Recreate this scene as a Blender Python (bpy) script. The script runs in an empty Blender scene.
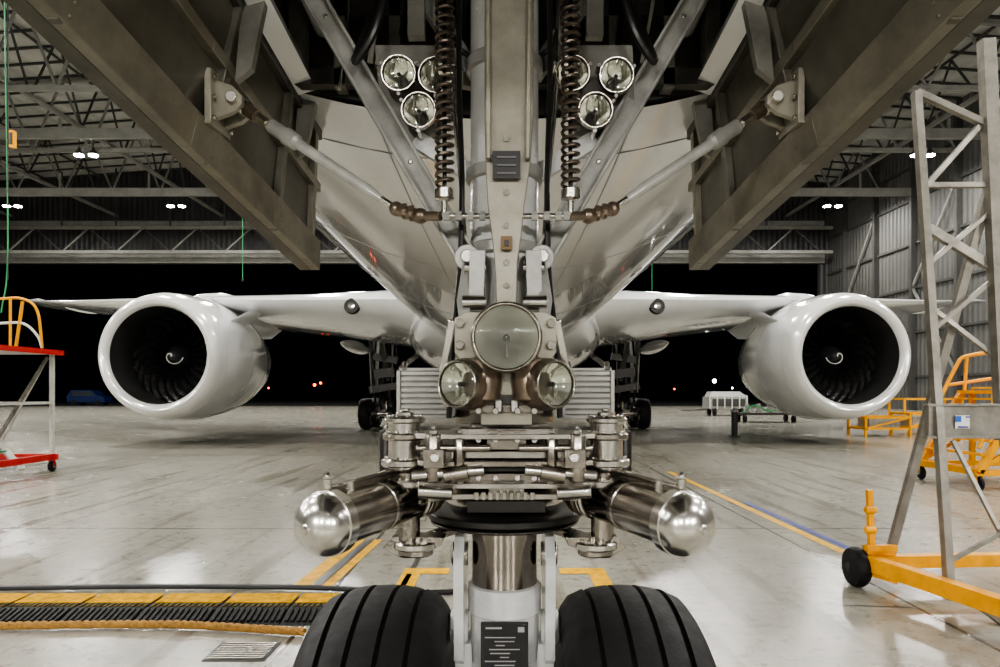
import bpy, math, random
from mathutils import Vector, Matrix
random.seed(4)
F=667.0; CZ=1.62; HY=392.0
def V(off,y,d):
    """metres from a measured bearing and a known distance ahead of the nose"""
    return Vector((off*d/F, d, CZ-(y-HY)*d/F))
try: bpy.context.scene.view_settings.look='AgX - Medium High Contrast'
except Exception: pass
# ---------------------------------------------------------------- materials
MC={}
def mat(name,col,rough=.5,metal=0.,var=.0,scale=8.,bump=0.,coat=0.,emit=0.,bscale=None,dirt=None,stretch=None,spec=None):
    if name in MC: return MC[name]
    m=bpy.data.materials.new(name); m.use_nodes=True; nt=m.node_tree; N=nt.nodes; L=nt.links
    b=N['Principled BSDF']; c4=(*col,1)
    b.inputs['Base Color'].default_value=c4; b.inputs['Roughness'].default_value=rough
    b.inputs['Metallic'].default_value=metal
    if spec is not None: b.inputs['Specular IOR Level'].default_value=spec
    if coat: b.inputs['Coat Weight'].default_value=coat; b.inputs['Coat Roughness'].default_value=.05
    if emit: b.inputs['Emission Color'].default_value=c4; b.inputs['Emission Strength'].default_value=emit
    tc=N.new('ShaderNodeTexCoord'); mp=N.new('ShaderNodeMapping'); L.new(tc.outputs['Object'],mp.inputs[0])
    if stretch: mp.inputs['Scale'].default_value=stretch
    if var:
        n=N.new('ShaderNodeTexNoise'); n.inputs['Scale'].default_value=scale; n.inputs['Detail'].default_value=6; n.inputs['Roughness'].default_value=.65
        L.new(mp.outputs[0],n.inputs['Vector'])
        r=N.new('ShaderNodeValToRGB'); r.color_ramp.elements[0].position=.33; r.color_ramp.elements[1].position=.6
        d=dirt or tuple(x*(1-var) for x in col)
        r.color_ramp.elements[0].color=(*d,1); r.color_ramp.elements[1].color=(*[min(1,x*(1+var*.25)) for x in col],1)
        L.new(n.outputs['Fac'],r.inputs[0]); L.new(r.outputs[0],b.inputs['Base Color'])
        mr=N.new('ShaderNodeMapRange'); mr.inputs['To Min'].default_value=min(1,rough*1.35); mr.inputs['To Max'].default_value=rough*.8
        L.new(n.outputs['Fac'],mr.inputs['Value']); L.new(mr.outputs[0],b.inputs['Roughness'])
    if bump:
        n2=N.new('ShaderNodeTexNoise'); n2.inputs['Scale'].default_value=bscale or scale*4; n2.inputs['Detail'].default_value=4
        L.new(mp.outputs[0],n2.inputs['Vector']); bp=N.new('ShaderNodeBump'); bp.inputs['Strength'].default_value=bump; bp.inputs['Distance'].default_value=.01
        L.new(n2.outputs['Fac'],bp.inputs['Height']); L.new(bp.outputs[0],b.inputs['Normal'])
    MC[name]=m; return m
def corr(name,col,period,axis,rough=.55,metal=.1):
    m=mat(name,col,rough,metal,var=.25,scale=.25); nt=m.node_tree;N=nt.nodes;L=nt.links
    tc=N.new('ShaderNodeTexCoord'); w=N.new('ShaderNodeTexWave'); w.bands_direction=axis; w.inputs['Scale'].default_value=.314/period
    L.new(tc.outputs['Object'],w.inputs['Vector']); bp=N.new('ShaderNodeBump'); bp.inputs['Strength'].default_value=.6; bp.inputs['Distance'].default_value=.1
    L.new(w.outputs['Fac'],bp.inputs['Height']); L.new(bp.outputs[0],N['Principled BSDF'].inputs['Normal']); return m
WHITE=mat('aircraft_white_paint',(.80,.81,.815),.13,0,var=.05,scale=1.2,coat=.9)
SEAM=mat('panel_seam',(.30,.31,.32),.4)
GREYP=mat('gear_grey_paint',(.36,.36,.345),.3,.2,var=.3,scale=9,bump=.04)
LGREY=mat('gear_light_grey_paint',(.66,.67,.67),.24,.05,var=.16,scale=7,coat=.4)
BEIGE=mat('gear_beige_paint',(.30,.285,.235),.28,.3,var=.3,scale=7,bump=.03)
DOORM=mat('door_inner_paint',(.10,.094,.074),.34,.25,var=.4,scale=4,bump=.06)
DOORE=mat('door_edge_paint',(.20,.188,.15),.30,.35,var=.35,scale=6)
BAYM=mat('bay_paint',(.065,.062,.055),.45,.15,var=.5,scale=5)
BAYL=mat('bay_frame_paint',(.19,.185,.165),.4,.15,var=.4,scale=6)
STEEL=mat('machined_steel',(.66,.64,.60),.2,1,var=.35,scale=14)
TITAN=mat('titanium',(.38,.35,.31),.24,1,var=.4,scale=10)
CHROME=mat('chrome',(.84,.83,.80),.1,1)
CAPM=mat('actuator_cap_metal',(.82,.80,.76),.2,1,var=.10,scale=20)
BRUSH=mat('brushed_sleeve',(.44,.41,.37),.2,1,var=.25,scale=30)
PIST=mat('piston_sleeve',(.34,.31,.28),.15,1,var=.2,scale=12)
BROWN=mat('bronze_casting',(.22,.175,.135),.28,.8,var=.3,scale=15)
DARK=mat('dark_metal',(.025,.024,.022),.35,.5,var=.3,scale=12)
SPRING=mat('spring_steel',(.16,.13,.11),.3,.85,var=.3,scale=20)
BLACK=mat('black_rubber',(.007,.007,.008),.6,0,var=.35,scale=20,bump=.1,bscale=90,spec=.3)
HOSE=mat('black_hose',(.012,.012,.012),.35)
PLAC=mat('black_placard',(.010,.010,.012),.3)
TEXTW=mat('placard_print',(.35,.35,.34),.5)
YEL=mat('yellow_paint',(.82,.36,.0),.42,0,var=.2,scale=5,spec=.3)
YMARK=mat('yellow_floor_paint',(.70,.38,.0),.5,0,var=.4,scale=9,spec=.25)
BLUM=mat('blue_floor_paint',(.015,.03,.24),.45,0,var=.3,scale=9,spec=.25)
BLKM=mat('black_floor_paint',(.03,.03,.03),.4,0,var=.3,scale=9)
RED=mat('red_paint',(.55,.01,.006),.4,0,var=.2,scale=5)
GREEN=mat('green_paint',(.02,.25,.08),.45,0,var=.2,scale=5)
ALU=mat('aluminium_tube',(.28,.265,.235),.36,.5,var=.35,scale=6)
OFFW=mat('offwhite_paint',(.60,.60,.56),.4,0,var=.2,scale=5)
SSTEEL=mat('structural_steel_paint',(.20,.198,.18),.55,.1,var=.2,scale=1)
DSTEEL=mat('structural_steel_dark',(.045,.045,.042),.6,.1,var=.2,scale=1)
FAN=mat('fan_blade_composite',(.035,.035,.036),.25,.6,var=.3,scale=3)
LINER=mat('inlet_liner',(.04,.04,.04),.3,.2)
LIP=mat('inlet_lip_metal',(.82,.82,.81),.16,.3)
LAMP=mat('lamp_emitter',(1,.98,.94),.4,emit=260)
LREF=mat('lamp_reflector',(.95,.95,.93),.09,1)
LREFS=mat('satin_lamp_reflector',(.95,.95,.90),.28,1)
ROPE=mat('rope_fibre',(.36,.19,.04),.7,0,var=.4,scale=30)
NAVY=mat('vehicle_blue_paint',(.006,.016,.07),.25,coat=.6)
ASPH=mat('apron_asphalt',(.015,.015,.015),.8,var=.3,scale=.4)
TAN=mat('nacelle_grey_paint',(.72,.725,.73),.13,0,var=.05,scale=1.,coat=.9)
def glassmat(name,ribs,bands,diff,st=.6,ior=1.35):
    g=bpy.data.materials.new(name); g.use_nodes=True; N=g.node_tree.nodes; L=g.node_tree.links
    b=N['Principled BSDF']; b.inputs['Base Color'].default_value=(.97,.99,.94,1); b.inputs['Roughness'].default_value=.02; b.inputs['Transmission Weight'].default_value=1-diff; b.inputs['IOR'].default_value=ior
    tc=N.new('ShaderNodeTexCoord'); w=N.new('ShaderNodeTexWave'); w.bands_direction=bands; w.inputs['Scale'].default_value=ribs
    L.new(tc.outputs['Object'],w.inputs['Vector']); bp=N.new('ShaderNodeBump'); bp.inputs['Strength'].default_value=st; bp.inputs['Distance'].default_value=.002
    L.new(w.outputs['Fac'],bp.inputs['Height']); L.new(bp.outputs[0],b.inputs['Normal']); return g
GLASS=glassmat('ribbed_lens_glass',24,'X',.05,.35,1.3); GLASS2=glassmat('clear_lens_glass',10,'X',.01,.3)
# floor
def floor_mat():
    m=bpy.data.materials.new('painted_concrete'); m.use_nodes=True; nt=m.node_tree;N=nt.nodes;L=nt.links
    b=N['Principled BSDF']; tc=N.new('ShaderNodeTexCoord')
    n=N.new('ShaderNodeTexNoise'); n.inputs['Scale'].default_value=.45; n.inputs['Detail'].default_value=9; n.inputs['Roughness'].default_value=.68
    L.new(tc.outputs['Object'],n.inputs['Vector'])
    r=N.new('ShaderNodeValToRGB'); e=r.color_ramp.elements; e[0].position=.3; e[0].color=(.165,.157,.128,1); e[1].position=.66; e[1].color=(.40,.388,.335,1)
    L.new(n.outputs['Fac'],r.inputs[0])
    n2=N.new('ShaderNodeTexNoise'); n2.inputs['Scale'].default_value=7; n2.inputs['Detail'].default_value=9; n2.inputs['Roughness'].default_value=.8
    L.new(tc.outputs['Object'],n2.inputs['Vector'])
    r2=N.new('ShaderNodeValToRGB'); e=r2.color_ramp.elements; e[0].position=.36; e[0].color=(.42,.40,.35,1); e[1].position=.48; e[1].color=(1,1,1,1)
    L.new(n2.outputs['Fac'],r2.inputs[0])
    mx=N.new('ShaderNodeMixRGB'); mx.blend_type='MULTIPLY'; mx.inputs[0].default_value=.9; L.new(r.outputs[0],mx.inputs[1]); L.new(r2.outputs[0],mx.inputs[2])
    mp3=N.new('ShaderNodeMapping'); mp3.inputs['Scale'].default_value=(1.6,.12,1); mp3.inputs['Rotation'].default_value=(0,0,.25); L.new(tc.outputs['Object'],mp3.inputs[0])
    n3=N.new('ShaderNodeTexNoise'); n3.inputs['Scale'].default_value=2.2; n3.inputs['Detail'].default_value=7; L.new(mp3.outputs[0],n3.inputs['Vector'])
    r3=N.new('ShaderNodeValToRGB'); e=r3.color_ramp.elements; e[0].position=.34; e[0].color=(.55,.53,.47,1); e[1].position=.44; e[1].color=(1,1,1,1); L.new(n3.outputs['Fac'],r3.inputs[0])
    mx3=N.new('ShaderNodeMixRGB'); mx3.blend_type='MULTIPLY'; mx3.inputs[0].default_value=.8; L.new(mx.outputs[0],mx3.inputs[1]); L.new(r3.outputs[0],mx3.inputs[2])
    br=N.new('ShaderNodeTexBrick'); br.offset=0; br.inputs['Color1'].default_value=(1,1,1,1); br.inputs['Color2'].default_value=(.86,.86,.86,1); br.inputs['Mortar'].default_value=(.22,.21,.19,1)
    br.inputs['Scale'].default_value=1; br.inputs['Mortar Size'].default_value=.018; br.inputs['Brick Width'].default_value=4.5; br.inputs['Row Height'].default_value=4.5; br.inputs['Mortar Smooth'].default_value=.1
    mp=N.new('ShaderNodeMapping'); mp.inputs['Location'].default_value=(1.4,1.1,0); L.new(tc.outputs['Object'],mp.inputs[0]); L.new(mp.outputs[0],br.inputs['Vector'])
    mx2=N.new('ShaderNodeMixRGB'); mx2.blend_type='MULTIPLY'; mx2.inputs[0].default_value=1; L.new(mx3.outputs[0],mx2.inputs[1]); L.new(br.outputs['Color'],mx2.inputs[2])
    L.new(mx2.outputs[0],b.inputs['Base Color'])
    mr=N.new('ShaderNodeMapRange'); mr.inputs['From Min'].default_value=.3; mr.inputs['From Max'].default_value=.7; mr.inputs['To Min'].default_value=.32; mr.inputs['To Max'].default_value=.11
    L.new(n.outputs['Fac'],mr.inputs['Value']); L.new(mr.outputs[0],b.inputs['Roughness']); b.inputs['IOR'].default_value=1.52
    bp=N.new('ShaderNodeBump'); bp.inputs['Strength'].default_value=.08; bp.inputs['Distance'].default_value=.02; L.new(n2.outputs['Fac'],bp.inputs['Height']); L.new(bp.outputs[0],b.inputs['Normal'])
    return m
FLOOR=floor_mat()
# ---------------------------------------------------------------- mesh builder
class MB:
    def __init__(s): s.v=[];s.f=[];s.m=[];s.sm=[];s.ml=[]
    def add(s,vs,fs,m,sm=False):
        o=len(s.v); s.v+= [tuple(p) for p in vs]
        if m not in s.ml: s.ml.append(m)
        k=s.ml.index(m)
        for f in fs: s.f.append([o+i for i in f]); s.m.append(k); s.sm.append(sm)
    def box(s,c,size,m,R=None):
        c=Vector(c); R=R or Matrix.Identity(3); h=[x/2 for x in size]
        vs=[c+R@Vector((i*h[0],j*h[1],k*h[2])) for i in(-1,1) for j in(-1,1) for k in(-1,1)]
        s.add(vs,[(0,1,3,2),(4,6,7,5),(0,4,5,1),(2,3,7,6),(0,2,6,4),(1,5,7,3)],m)
    def beam(s,p1,p2,w,h,m,up=(0,1,0)):
        p1=Vector(p1);p2=Vector(p2);z=(p2-p1);l=z.length
        if l<1e-6:return
        z.normalize();u=Vector(up)
        x=u.cross(z)
        if x.length<1e-3: x=Vector((1,0,0)).cross(z)
        x.normalize(); y=z.cross(x)
        R=Matrix((x,y,z)).transposed(); s.box((p1+p2)/2,(w,h,l),m,R)
    def frame(s,ax):
        z=Vector(ax).normalized(); a=Vector((0,0,1)) if abs(z.z)<.9 else Vector((1,0,0))
        x=a.cross(z).normalized(); return x,z.cross(x),z
    def lathe(s,p0,ax,prof,m,seg=24,cap=True):
        p0=Vector(p0); x,y,z=s.frame(ax); vs=[];fs=[]
        for t,r in prof:
            for i in range(seg):
                a=2*math.pi*i/seg; vs.append(p0+z*t+(x*math.cos(a)+y*math.sin(a))*max(r,1e-5))
        for j in range(len(prof)-1):
            for i in range(seg):
                k=(i+1)%seg; fs.append((j*seg+i,j*seg+k,(j+1)*seg+k,(j+1)*seg+i))
        if cap:
            if prof[0][1]>1e-4: fs.append(tuple(range(seg-1,-1,-1)))
            if prof[-1][1]>1e-4: fs.append(tuple((len(prof)-1)*seg+i for i in range(seg)))
        s.add(vs,fs,m,True)
    def cyl(s,p1,p2,r,m,r2=None,seg=20):
        p1=Vector(p1);p2=Vector(p2)
        s.lathe(p1,p2-p1,[(0,r),((p2-p1).length,r if r2 is None else r2)],m,seg)
    def ball(s,c,r,m,seg=16):
        s.lathe(Vector(c)-Vector((0,0,r)),(0,0,1),[(r-r*math.cos(math.pi*i/8),r*math.sin(math.pi*i/8)) for i in range(9)],m,seg,False)
    def tube(s,pts,r,m,seg=8,sub=6):
        P=[Vector(p) for p in pts]; Q=[]
        if sub>1 and len(P)>2:
            E=[P[0]*2-P[1]]+P+[P[-1]*2-P[-2]]
            for i in range(1,len(E)-2):
                for k in range(sub):
                    t=k/sub;a,b_,c,d=E[i-1],E[i],E[i+1],E[i+2]
                    Q.append(.5*((2*b_)+(c-a)*t+(2*a-5*b_+4*c-d)*t*t+(3*b_-a-3*c+d)*t**3))
            Q.append(P[-1])
        else: Q=P
        vs=[];fs=[];n=len(Q); px=None
        for i,q in enumerate(Q):
            t=(Q[min(i+1,n-1)]-Q[max(i-1,0)]).normalized()
            if px is None: x,y,_=s.frame(t)
            else:
                x=(px-t*px.dot(t)).normalized(); y=t.cross(x)
            px=x
            for k in range(seg):
                a=2*math.pi*k/seg; vs.append(q+(x*math.cos(a)+y*math.sin(a))*r)
        for j in range(n-1):
            for i in range(seg):
                k=(i+1)%seg; fs.append((j*seg+i,j*seg+k,(j+1)*seg+k,(j+1)*seg+i))
        fs.append(tuple(range(seg-1,-1,-1))); fs.append(tuple((n-1)*seg+i for i in range(seg)))
        s.add(vs,fs,m,True)
    def prism(s,pts,th,m):
        P=[Vector(p) for p in pts];t=Vector(th);n=len(P)
        vs=P+[p+t for p in P]; fs=[tuple(range(n)),tuple(range(2*n-1,n-1,-1))]
        for i in range(n): k=(i+1)%n; fs.append((i,i+n,k+n,k))
        s.add(vs,fs,m)
    def loft(s,rings,m,cap=True,skip=None,closed=True,smooth=True):
        n=len(rings[0]);vs=[p for r in rings for p in r];fs=[]
        for j in range(len(rings)-1):
            for i in range(n if closed else n-1):
                k=(i+1)%n
                if skip and skip(j,i): continue
                fs.append((j*n+i,j*n+k,(j+1)*n+k,(j+1)*n+i))
        if cap: fs.append(tuple(range(n-1,-1,-1)));fs.append(tuple((len(rings)-1)*n+i for i in range(n)))
        s.add(vs,fs,m,smooth)
    def obj(s,name,parent=None,bevel=0,ang=35):
        import bmesh
        me=bpy.data.meshes.new(name); me.from_pydata(s.v,[],s.f)
        for m in s.ml: me.materials.append(m)
        me.polygons.foreach_set('material_index',s.m); me.polygons.foreach_set('use_smooth',s.sm); me.update()
        bm=bmesh.new(); bm.from_mesh(me); bmesh.ops.recalc_face_normals(bm,faces=bm.faces); bm.to_mesh(me); bm.free()
        try: me.set_sharp_from_angle(angle=math.radians(ang))
        except Exception: pass
        o=bpy.data.objects.new(name,me); bpy.context.collection.objects.link(o)
        if parent: o.parent=parent; o.location=-parent.location
        if bevel:
            bv=o.modifiers.new('bevel','BEVEL'); bv.width=bevel; bv.segments=2; bv.limit_method='ANGLE'; bv.angle_limit=math.radians(50)
        return o
def empty(name,loc=(0,0,0)):
    e=bpy.data.objects.new(name,None); e.location=loc; bpy.context.collection.objects.link(e); e.empty_display_size=.3; return e
# ================================================================= HANGAR
XR,XL,YB,YF=37.,-62.,-22.,76.
DW=16.2
m=MB(); m.box(((XR+XL)/2,(YB+YF)/2,-.1),(XR-XL,YF-YB,.2),FLOOR); m.obj('floor')
m=MB(); m.box((-10,YF+200,-.12),(700,400,.2),ASPH); m.obj('ground_apron')
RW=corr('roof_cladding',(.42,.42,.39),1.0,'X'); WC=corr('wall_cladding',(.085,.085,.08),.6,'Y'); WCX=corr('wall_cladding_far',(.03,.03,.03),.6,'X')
def roofz(x): return 24.5+ (62-abs(x+12))*.07
m=MB()
for a,b_ in((XL,-12),(-12,XR)):
    m.prism([(a,YB,roofz(a)),(b_,YB,roofz(b_)),(b_,YF,roofz(b_)),(a,YF,roofz(a))],(0,0,.25),RW)
m.obj('ceiling')
m=MB(); m.box((XR+.15,(YB+YF)/2,13.5),(.3,YF-YB,27),WC)
for y in range(-18,76,6): m.box((XR-.25,y,12.8),(.5,.35,25.4),DSTEEL)
for z in (3,7,11,15,19,22): m.box((XR-.1,(YB+YF)/2,z),(.2,YF-YB,.2),DSTEEL)
for y in range(-18,70,12):
    m.beam((XR-.3,y,3),(XR-.3,y+6,11),.18,.18,SSTEEL); m.beam((XR-.3,y+6,11),(XR-.3,y,19),.18,.18,SSTEEL)
m.obj('wall_right')
m=MB(); m.box((XL-.15,(YB+YF)/2,12.5),(.3,YF-YB,25),WC); m.obj('wall_left')
m=MB(); m.box(((XR+XL)/2,YB-.15,13.5),(XR-XL,.3,27),corr('wall_cladding_back',(.2,.2,.19),.6,'X')); m.obj('wall_back')
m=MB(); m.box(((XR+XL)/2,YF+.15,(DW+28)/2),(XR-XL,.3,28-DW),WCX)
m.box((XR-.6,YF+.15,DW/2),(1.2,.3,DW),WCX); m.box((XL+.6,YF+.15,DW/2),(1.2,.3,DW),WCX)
m.box(((XR+XL)/2,YF-.25,DW+.55),(XR-XL-1.4,.4,1.0),SSTEEL); m.box(((XR+XL)/2,YF-.2,DW+4.6),(XR-XL-1.4,.3,.5),SSTEEL)
m.obj('wall_far')
# roof trusses
m=MB()
for Y in (-15,-4,8,20,32,43,54,65):
    x=XL+.4; n=21; dx=(XR-XL-.8)/n
    for i in range(n):
        a=x+i*dx; b_=a+dx; za=roofz(a)-.35; zb=roofz(b_)-.35; lo=21.2
        m.beam((a,Y,za),(b_,Y,zb),.3,.3,SSTEEL); m.beam((a,Y,lo),(b_,Y,lo),.32,.32,SSTEEL)
        mid=(a+b_)/2
        m.beam((a,Y,lo),(mid,Y,(za+zb)/2),.14,.14,SSTEEL); m.beam((mid,Y,(za+zb)/2),(b_,Y,lo),.14,.14,SSTEEL)
for z in (DW+.9,DW+3.6): m.box(((XR+XL)/2,YF-2.2,z),(XR-XL-1.4,.4,.35),SSTEEL)
x=XL+1
while x<XR-5:
    m.beam((x,YF-2.2,DW+.9),(x+3,YF-2.2,DW+3.6),.14,.14,SSTEEL); m.beam((x+3,YF-2.2,DW+3.6),(x+6,YF-2.2,DW+.9),.14,.14,DSTEEL); m.beam((x,YF-2.2,DW+3.6),(x,YF-2.2,roofz(x)-.3),.15,.15,DSTEEL); x+=6
for X in (-56,-44,-32,-20,-8,8,20,32):
    m.beam((X,YB+.3,21.6),(X,YF-.4,21.6),.25,.3,SSTEEL,up=(1,0,0))
    Y=YB+1
    while Y<YF-6:
        m.beam((X,Y,21.6),(X,Y+2.75,roofz(X)-.4),.12,.12,DSTEEL,up=(1,0,0)); m.beam((X,Y+2.75,roofz(X)-.4),(X,Y+5.5,21.6),.12,.12,DSTEEL,up=(1,0,0)); Y+=5.5
m.obj('roof_trusses')
m=MB()
Y=YB+1
while Y<YF:
    for a,b_ in((XL+.2,-12),(-12,XR-.2)): m.beam((a,Y,roofz(a)-.1),(b_,Y,roofz(b_)-.1),.12,.2,DSTEEL,up=(0,1,0))
    Y+=2.2
for X in range(-58,36,6): m.beam((X,YB+.2,roofz(X)-.28),(X,YF-.2,roofz(X)-.28),.14,.16,DSTEEL,up=(1,0,0))
m.obj('roof_purlins')
m=MB()
for Y,z in ((60,19.6),(48,20.2)):
    m.box(((XR+XL)/2,Y,z),(XR-XL-1,.35,.7),SSTEEL)
    for X in range(-56,36,8): m.beam((X,Y,z),(X,Y,21.3),.15,.15,SSTEEL)
m.obj('overhead_crane_beams')
lm=MB()
for X in (-48,-32,-16,0,16,32):
    for Y in (-7,9,23,37,51,65):
        for dx in (-.55,.55):
            lm.lathe((X+dx,Y,19.75),(0,0,1),[(0,.36),(.25,.26),(.4,.12),(.55,.1)],DSTEEL,14)
            lm.lathe((X+dx,Y,19.66),(0,0,1),[(0,.0),(0.02,.30),(.1,.33)],LAMP,14,False)
            lm.cyl((X+dx,Y,20.2),(X+dx,Y,21.3),.03,DSTEEL,seg=6)
        l=bpy.data.lights.new('highbay_light','AREA'); l.shape='RECTANGLE'; l.size=1.4; l.size_y=.6; l.energy=2050 if abs(X)!=0 else 600; l.color=(1,.965,.895)
        o=bpy.data.objects.new('highbay_light',l); o.location=(X,Y,19.55); bpy.context.collection.objects.link(o)
lm.obj('high_bay_lamps')
fm=MB()
for X,e in ((-14,2200),(-5,1000),(5,1000),(14,2200)):
    fm.box((X,YB+.35,7),(1.6,.3,1.0),DSTEEL); fm.box((X,YB+.52,7),(1.4,.04,.8),mat('flood_lens',(1,.98,.94),.3,emit=30)); fm.box((X,YB+.1,7),(.2,.3,.2),DSTEEL)
    l=bpy.data.lights.new('flood_light','AREA'); l.shape='RECTANGLE'; l.size=1.4;l.size_y=.8; l.energy=e; l.color=(1,.955,.88)
    o=bpy.data.objects.new('flood_light',l); o.location=(X,YB+.6,7); o.rotation_euler=(math.radians(82),0,0); bpy.context.collection.objects.link(o)
fm.obj('wall_floodlights')
# ---------------------------------------------------------------- floor markings
def strip(m,pts,mt,z=.004): m.add([(x,y,z) for x,y in pts],[tuple(range(len(pts)))],mt)
def fl(off,y):
    d=CZ*F/(y-HY); return (off*d/F,d)
def line(m,p,q,w,mt,z=.004):
    p=Vector(p);q=Vector(q);n=(q-p).normalized();n=Vector((-n.y,n.x))*w/2
    strip(m,[p+n,q+n,q-n,p-n],mt,z)
m=MB()
a=fl(165,472); b_=fl(340,553); line(m,a,b_,.11,YMARK)
b2=(b_[0]+.14,b_[1]); line(m,fl(240,502),b2,.08,BLUM,.005)
p=fl(-206,588);q=fl(-146,540)
line(m,p,q,.14,YMARK); line(m,(p[0]+.13,p[1]),(q[0]+.13,q[1]),.07,BLKM,.005); line(m,(p[0]+.22,p[1]),(q[0]+.22,q[1]),.09,YMARK); line(m,q,fl(-70,465),.10,YMARK)
line(m,fl(-104,590),fl(-80,548),.05,BLKM)
for s in(-1,1):
    line(m,(s*.83,5.0),(s*.83,6.1),.16,YMARK); line(m,(s*.91,6.02),(s*.50,6.02),.19,YMARK,.005)
line(m,(1.3,5.2),(3.1,5.0),.015,BLKM)
m.obj('floor_markings')
m=MB(); c=fl(-262,652)
for i in range(9): m.box((c[0],c[1]-.12+i*.03,.006),(.34,.012,.012),TITAN)
m.box((c[0],c[1],.003),(.38,.3,.004),mat('drain_void',(.05,.05,.05),.8)); m.obj('drain_grate')
m=MB(); y0,y1=4.62,5.28
nx=8; xs=-5.2; L_=.52; WORN=mat('worn_ramp_rubber',(.11,.08,.02),.7,var=.5,scale=12,spec=.2)
for i in range(nx):
    xa=xs+i*L_; xb=xa+L_-.01
    if xa>-1.2: break
    m.loft([[Vector((X_,y0,.001)),Vector((X_,y0+.2,.055)),Vector((X_,y1-.2,.055)),Vector((X_,y1,.001))] for X_ in (xa,xb)],BLACK,cap=True,smooth=False)
    m.prism([(xa+.01,y1-.34,.057),(xb-.01,y1-.34,.057),(xb-.01,y1-.12,.057),(xa+.01,y1-.12,.057)],(0,0,.006),mat('ramp_yellow_lid',(.62,.33,.0),.75,var=.45,scale=14,spec=.15))
    for k in range(12):
        m.box((xa+.03+k*.042,y0+.12,.038),(.02,.16,.012),BLACK,Matrix.Rotation(.26,3,'X'))
        m.box((xa+.03+k*.042,y0+.27,.058),(.022,.07,.010),WORN)
m.obj('cable_protector_ramp')
m=MB(); m.tube([(-5.5,5.42,.03),(-4.2,5.40,.03),(-3,5.45,.03),(-2.0,5.44,.03),(-1.4,5.40,.03),(-.6,5.3,.025),(.3,5.5,.025)],.022,HOSE); m.obj('air_hose')
m=MB()
pth=[Vector((-5.4+.1*i,4.52-.03*math.sin(i*.16)-(.0 if i<32 else .012*(i-32)),.035)) for i in range(42)]
for ph in range(3):
    P=[]
    for i in range(len(pth)-1):
        for k in range(5):
            t=pth[i].lerp(pth[i+1],k/5); a=(i*5+k)*.75+ph*2.094; P.append(t+Vector((0,math.cos(a),math.sin(a)))*.014)
    m.tube(P,.016,ROPE,6,1)
m.obj('twisted_rope')
# ================================================================= AIRLINER
def ring_params(d):
    s=d+2.7
    zb=.97+ (1.73*(1-s/7)**2.6 if s<7 else 0)
    zt=6.93-(4.23*(1-s/8)**2.2 if s<8 else 0)
    t=min(1,s/7.5); hw=2.98*(max(0,1-(1-t)**2.2))**.6 if t<1 else 2.98
    if d>42:
        u=(d-42)/22.; zb+=4.6*u**1.5; zt-=.5*u*u; hw*=(1-u**1.8*.88)
    return zb+CZ,zt+CZ,max(hw,.05)
def skinz(d,X):
    zb,zt,hw=ring_params(d); h=(zt-zb)/2; return zb+h-h*math.sqrt(max(0,1-(X/hw)**2))
BX=.78; B0,B1=-.9,2.5
stn=[-2.68,-2.6,-2.4,-2.1,-1.7,-1.3,B0,-.4,.1,.6,1.1,1.6,2.05,B1,3,3.6,4.4,5.4,7,9,12,15,18,22,26,30,35,40,42,45,48,51,54,57,60,62.5,64]
rings=[];NB=8;NO=64
for d in stn:
    zb,zt,hw=ring_params(d); h=(zt-zb)/2; c=(zb+zt)/2; t0=math.asin(min(.75,BX/hw)); R=[]
    for i in range(NB+1): a=-t0+2*t0*i/NB; R.append(Vector((hw*math.sin(a),d,c-h*math.cos(a))))
    for i in range(1,NO): a=t0+(2*math.pi-2*t0)*i/NO; R.append(Vector((hw*math.sin(a),d,c-h*math.cos(a))))
    rings.append(R)
j0=stn.index(B0);j1=stn.index(B1)
A=empty('airliner',(0,20,0))
m=MB(); m.loft(rings,WHITE,skip=lambda j,i: j0<=j<j1 and i<NB); m.obj('fuselage',A,ang=60)
m=MB()
for d in (2.9,5.4,9.0,12.0):
    zb,zt,hw=ring_params(d); h=(zt-zb)/2; c=(zb+zt)/2
    m.tube([Vector((hw*math.sin(a),d,c-h*math.cos(a))) for a in [2*math.pi*i/72 for i in range(73)]],.0035,SEAM,4,1)
for X in (-1.7,1.7,-.5,.5):
    m.tube([Vector((X,d,skinz(d,X))) for d in (2.6,3,3.6,4.4,5.4,7,9,12,14)],.003,SEAM,4,1)
for X,d in ((0,8.5),(0,11.5)):
    z=skinz(d,X); m.prism([(X-.01,d,z+.02),(X-.01,d+.35,z+.02),(X-.01,d+.38,z-.22),(X-.01,d+.22,z-.22)],(.02,0,0),WHITE)
m.obj('belly_seams_and_masts',A)
m=MB(); R=[]
for i in range(25):
    u=i/24; d=14+26*u; k=math.sin(math.pi*u)**.45 if 0<u<1 else .02
    hw=3.45*k+.05; zc=CZ+2.1; hh=1.55*k+.02
    R.append([Vector((hw*math.copysign(abs(math.cos(a))**.75,math.cos(a)),d,zc+hh*math.copysign(abs(math.sin(a))**.8,math.sin(a)))) for a in [2*math.pi*q/40 for q in range(40)]])
m.loft(R,WHITE); m.obj('wing_body_fairing',A,ang=60)
def foil(X,le,z,ch,tk,tw=0):
    P=[];n=14
    for k in range(n+1): u=(k/n)**1.6; P.append((u,  tk*2.9*(math.sqrt(u)*.55-.24*u-.31*u*u)*1.0))
    up=[(u,max(t,0)) for u,t in P]; pts=[Vector((X,le+u*ch,z+t*ch*.55 - tw*u*ch)) for u,t in up]+[Vector((X,le+u*ch,z-t*ch*.62-tw*u*ch)) for u,t in reversed(up[1:-1])]
    return pts
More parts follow.
